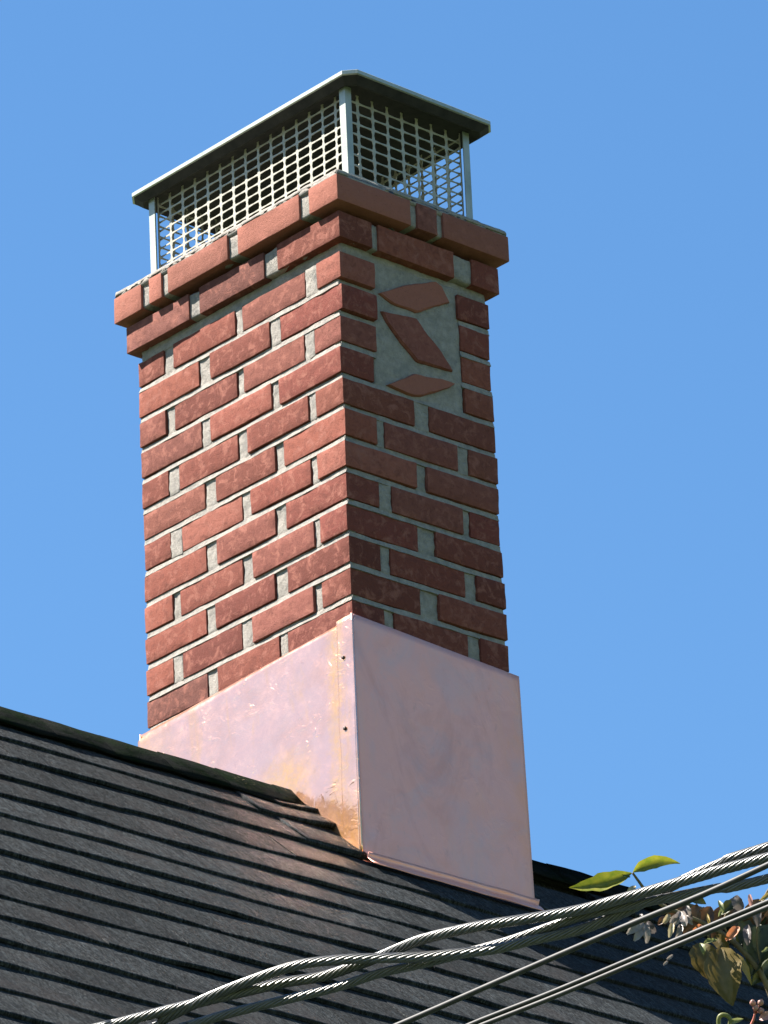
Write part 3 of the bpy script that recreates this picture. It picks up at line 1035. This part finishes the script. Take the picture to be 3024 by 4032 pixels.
# ------------------------------------------------------------------ flowering shrub
LEAVES = [
    ('yellow_green', (-1.586, -2.382, -1.713), (-1.611, -2.344, -1.733), (-1.632, -2.294, -1.718), 0.0316),
    ('yellow_green', (-1.585, -2.384, -1.712), (-1.576, -2.421, -1.693), (-1.535, -2.434, -1.703), 0.0226),
    ('green', (-1.586, -2.379, -1.718), (-1.599, -2.383, -1.722), (-1.597, -2.372, -1.714), 0.0053),
    ('olive', (-1.486, -2.413, -1.812), (-1.489, -2.421, -1.846), (-1.471, -2.419, -1.871), 0.0471),
    ('olive', (-1.466, -2.438, -1.823), (-1.470, -2.444, -1.873), (-1.452, -2.441, -1.913), 0.0622),
    ('yellow', (-1.459, -2.464, -1.839), (-1.455, -2.477, -1.865), (-1.438, -2.469, -1.886), 0.0128),
    ('pale_green', (-1.497, -2.427, -1.819), (-1.503, -2.438, -1.833), (-1.495, -2.431, -1.840), 0.0098),
    ('pale_green', (-1.493, -2.430, -1.820), (-1.495, -2.446, -1.820), (-1.479, -2.446, -1.816), 0.0083),
    ('olive', (-1.464, -2.424, -1.801), (-1.464, -2.441, -1.815), (-1.449, -2.438, -1.824), 0.0226),
    ('dark_green', (-1.377, -2.460, -1.773), (-1.394, -2.456, -1.821), (-1.403, -2.431, -1.855), 0.0566),
    ('dark_green', (-1.402, -2.426, -1.768), (-1.402, -2.443, -1.805), (-1.391, -2.439, -1.835), 0.0453),
    ('dark_green', (-1.360, -2.443, -1.825), (-1.390, -2.443, -1.847), (-1.398, -2.429, -1.865), 0.0339),
    ('dark_green', (-1.381, -2.444, -1.745), (-1.404, -2.440, -1.782), (-1.418, -2.418, -1.806), 0.0415),
    ('dark_green', (-1.379, -2.416, -1.793), (-1.375, -2.436, -1.832), (-1.360, -2.433, -1.867), 0.0415),
    ('maroon', (-1.482, -2.410, -1.748), (-1.489, -2.405, -1.776), (-1.486, -2.380, -1.792), 0.0264),
    ('maroon', (-1.459, -2.416, -1.749), (-1.472, -2.408, -1.770), (-1.465, -2.387, -1.786), 0.0283),
    ('maroon', (-1.439, -2.423, -1.743), (-1.445, -2.417, -1.772), (-1.440, -2.393, -1.790), 0.0302),
    ('maroon', (-1.421, -2.443, -1.737), (-1.436, -2.434, -1.758), (-1.431, -2.411, -1.774), 0.0302),
    ('maroon', (-1.394, -2.453, -1.734), (-1.403, -2.448, -1.760), (-1.400, -2.423, -1.775), 0.0339),
    ('maroon', (-1.488, -2.392, -1.744), (-1.506, -2.385, -1.760), (-1.504, -2.362, -1.770), 0.0226),
    ('maroon', (-1.378, -2.463, -1.742), (-1.386, -2.460, -1.763), (-1.384, -2.439, -1.772), 0.0264),
    ('dark_green', (-1.448, -2.455, -1.749), (-1.460, -2.452, -1.765), (-1.461, -2.433, -1.767), 0.0189),
    ('dark_green', (-1.498, -2.404, -1.734), (-1.493, -2.421, -1.743), (-1.472, -2.419, -1.749), 0.0189),
    ('white', (-1.561, -2.376, -1.784), (-1.584, -2.380, -1.798), (-1.589, -2.367, -1.806), 0.0128),
    ('white', (-1.560, -2.376, -1.786), (-1.576, -2.382, -1.806), (-1.579, -2.371, -1.816), 0.0128),
    ('white', (-1.559, -2.377, -1.786), (-1.565, -2.385, -1.805), (-1.557, -2.375, -1.816), 0.0121),
    ('lilac', (-1.552, -2.372, -1.780), (-1.554, -2.381, -1.793), (-1.538, -2.375, -1.795), 0.0128),
    ('white', (-1.557, -2.370, -1.776), (-1.572, -2.370, -1.784), (-1.572, -2.354, -1.780), 0.0098),
    ('white', (-1.562, -2.370, -1.769), (-1.566, -2.377, -1.779), (-1.556, -2.368, -1.781), 0.0068),
    ('white', (-1.524, -2.417, -1.771), (-1.535, -2.423, -1.787), (-1.533, -2.411, -1.793), 0.0113),
    ('white', (-1.523, -2.418, -1.772), (-1.531, -2.432, -1.790), (-1.526, -2.428, -1.799), 0.0128),
    ('white', (-1.520, -2.418, -1.776), (-1.525, -2.431, -1.790), (-1.512, -2.429, -1.794), 0.0098),
    ('white', (-1.524, -2.415, -1.776), (-1.540, -2.419, -1.786), (-1.538, -2.408, -1.790), 0.0091),
    ('white', (-1.519, -2.411, -1.789), (-1.529, -2.417, -1.806), (-1.526, -2.406, -1.812), 0.0091),
    ('white', (-1.519, -2.426, -1.764), (-1.523, -2.434, -1.775), (-1.512, -2.424, -1.778), 0.0068),
    ('lilac', (-1.513, -2.417, -1.765), (-1.516, -2.424, -1.778), (-1.502, -2.416, -1.781), 0.0098),
    ('cream', (-1.529, -2.405, -1.785), (-1.538, -2.411, -1.802), (-1.534, -2.400, -1.810), 0.0091),
    ('cream', (-1.529, -2.398, -1.771), (-1.538, -2.402, -1.782), (-1.533, -2.388, -1.783), 0.0083),
    ('maroon', (-1.526, -2.386, -1.771), (-1.536, -2.389, -1.781), (-1.532, -2.375, -1.781), 0.0113),
    ('lilac', (-1.439, -2.468, -1.790), (-1.447, -2.479, -1.812), (-1.443, -2.472, -1.825), 0.0128),
    ('lilac', (-1.463, -2.470, -1.751), (-1.463, -2.479, -1.765), (-1.450, -2.470, -1.771), 0.0166),
    ('lilac', (-1.436, -2.487, -1.763), (-1.441, -2.495, -1.784), (-1.432, -2.485, -1.797), 0.0136),
    ('orange', (-1.461, -2.472, -1.799), (-1.474, -2.475, -1.816), (-1.476, -2.460, -1.820), 0.0136),
    ('pink', (-1.447, -2.486, -1.749), (-1.450, -2.492, -1.762), (-1.439, -2.481, -1.768), 0.0068),
    ('orange', (-1.490, -2.424, -1.787), (-1.500, -2.424, -1.800), (-1.496, -2.408, -1.804), 0.0121),
    ('yellow', (-1.494, -2.442, -1.776), (-1.500, -2.452, -1.792), (-1.492, -2.444, -1.799), 0.0053),
    ('yellow', (-1.422, -2.509, -1.747), (-1.438, -2.512, -1.760), (-1.440, -2.498, -1.762), 0.0083),
    ('pale_green', (-1.479, -2.453, -1.755), (-1.484, -2.464, -1.771), (-1.475, -2.458, -1.778), 0.0083),
    ('pale_green', (-1.471, -2.452, -1.768), (-1.483, -2.460, -1.779), (-1.480, -2.451, -1.781), 0.0068),
    ('pale_green', (-1.405, -2.479, -1.822), (-1.419, -2.485, -1.832), (-1.419, -2.475, -1.831), 0.0068),
    ('cream', (-1.578, -2.379, -1.730), (-1.591, -2.385, -1.742), (-1.591, -2.375, -1.742), 0.0091),
    ('white', (-1.510, -2.381, -1.826), (-1.521, -2.385, -1.834), (-1.516, -2.373, -1.832), 0.0053),
    ('white', (-1.514, -2.373, -1.834), (-1.523, -2.378, -1.841), (-1.518, -2.367, -1.839), 0.0045),
    ('pink', (-1.385, -2.455, -1.915), (-1.398, -2.455, -1.923), (-1.397, -2.440, -1.921), 0.0128),
    ('pale_green', (-1.423, -2.402, -1.921), (-1.424, -2.418, -1.922), (-1.408, -2.418, -1.917), 0.0091),
]
STEM0 = [ (-1.5725, -2.3696, -1.7054), (-1.5623, -2.3714, -1.7175), (-1.5501, -2.3737, -1.7317), (-1.5298, -2.3810, -1.7497), (-1.5005, -2.3981, -1.7649), (-1.4645, -2.4190, -1.7838), (-1.4296, -2.4348, -1.8094), (-1.3854, -2.4442, -1.8593), (-1.3407, -2.4334, -1.9431) ]
STEM1 = [ (-1.5005, -2.3981, -1.7649), (-1.5157, -2.3870, -1.7607), (-1.5365, -2.3645, -1.7670), (-1.5413, -2.3558, -1.7742) ]
STEM2 = [ (-1.4645, -2.4190, -1.7838), (-1.4637, -2.4114, -1.7974), (-1.4462, -2.4179, -1.8126) ]
STEM3 = [ (-1.4296, -2.4348, -1.8094), (-1.4512, -2.4326, -1.7812), (-1.4499, -2.4502, -1.7541), (-1.4469, -2.4589, -1.7441) ]
STEM4 = [ (-1.3854, -2.4442, -1.8593), (-1.4086, -2.4571, -1.8038), (-1.4156, -2.4798, -1.7560), (-1.4115, -2.4999, -1.7291) ]
STEM5 = [ (-1.3842, -2.4180, -1.9041), (-1.3838, -2.4136, -1.9119), (-1.3857, -2.4027, -1.9271) ]
STEM6 = [ (-1.3407, -2.4334, -1.9431), (-1.3710, -2.4112, -1.9347), (-1.3857, -2.4027, -1.9271) ]
BUDS = [ (-1.4103, -2.4415, -1.8997), (-1.4017, -2.4494, -1.8995), (-1.3984, -2.4454, -1.9108), (-1.4052, -2.4420, -1.9064) ]
BUDJOIN = [ (-1.3975, -2.4313, -1.9111) ]
CURL = [ (-1.4312, -2.3882, -1.9322), (-1.4361, -2.3938, -1.9157), (-1.4342, -2.3988, -1.9104), (-1.4275, -2.4037, -1.9121), (-1.4225, -2.4044, -1.9185), (-1.4209, -2.3971, -1.9328) ]

shrub = empty('flowering_shrub', (-1.0, -2.75, GZ))
tag(shrub, 'leafy shrub tip with wilted white flowers and yellow green leaves behind the wires', 'shrub')
LEAFDIR = (CAM - Vector((-1.45, -2.43, -1.8))).normalized()
rl = random.Random(5)


def leaf(kind, b, m, t, w):
    b, m, t = Vector(b), Vector(m), Vector(t)
    side_n = (Vector((-.55, -.62, -.15)) + Vector((rl.uniform(-.28, .28), rl.uniform(-.28, .28), rl.uniform(-.28, .28)))).normalized()
    petal = kind in ('white', 'lilac', 'cream', 'orange', 'pink')
    NU, NV = 10, 4
    v, f = [], []
    cup = rl.uniform(-.3, .5)
    for i in range(NU + 1):
        s = i / NU
        p = b * (1 - s) ** 2 + m * 2 * s * (1 - s) + t * s * s
        tn = ((m - b) * (1 - s) + (t - m) * s).normalized()
        sd = tn.cross(side_n).normalized()
        nn = sd.cross(tn)
        if petal: prof = (math.sin(math.pi * min(1, s * .86 + .10))) ** .8
        else: prof = (math.sin(math.pi * s ** .85)) ** .9 * (1 - .25 * s)
        if i == NU: prof = .03 if not petal else .25
        if i == 0: prof = .06
        hw = w * .5 * prof
        for j in range(NV + 1):
            q = (j / NV - .5) * 2
            fold = abs(q) ** 1.3 * hw * (.45 + cup) - .0008 * (1 - abs(q))
            ripple = math.sin(s * 17 + w * 900 + (3 if q > 0 else 0)) * abs(q) * hw * .14
            v.append(p + sd * (q * hw * (1 + .06 * math.sin(s * 23 + w * 700))) + nn * (fold + ripple))
    n = NV + 1
    for i in range(NU):
        for j in range(NV):
            a = i * n + j
            f.append((a, a + n, a + n + 1, a + 1))
    o = add('petal' if petal else 'leaf', v, f, LM[kind], shrub)
    return o


for L_ in LEAVES: leaf(*L_)
for i, P in enumerate((STEM0, STEM1, STEM2, STEM3, STEM4, STEM5, STEM6)):
    c = catmull(P, 8)
    r0 = .0016 if i else .0018
    r1 = .0050 if i == 0 else .0022
    add('stem', *tube(c, [r0 + (r1 - r0) * k_ / (len(c) - 1) for k_ in range(len(c))], 7), MAT['red_stalk'] if i in (5,) else MAT['twig'], shrub)
trunk = catmull([STEM0[-1], (-1.25, -2.47, -2.4), (-1.15, -2.58, -3.6), (-1.02, -2.72, -5.4), (-1.0, -2.75, GZ)], 8)
add('trunk', *tube(trunk, [.005 + .045 * (k_ / (len(trunk) - 1)) for k_ in range(len(trunk))], 10), MAT['twig'], shrub)
for P in BUDS:
    P = Vector(P); J = Vector(BUDJOIN[0])
    d = (P - J).normalized()
    add('bud', *tube([P - d * .006 + d * .012 * t / 5 for t in range(6)], [.0008, .0032, .0046, .0048, .0036, .0008], 8), LM['pink'], shrub)
    add('bud_stalk', *tube([J, (J + P) / 2 + Vector((.0008, 0, .0008)), P - d * .005], .0011, 6), MAT['red_stalk'], shrub)
add('tendril', *tube(catmull(CURL, 8), .0034, 8), LM['pale_green'], shrub)
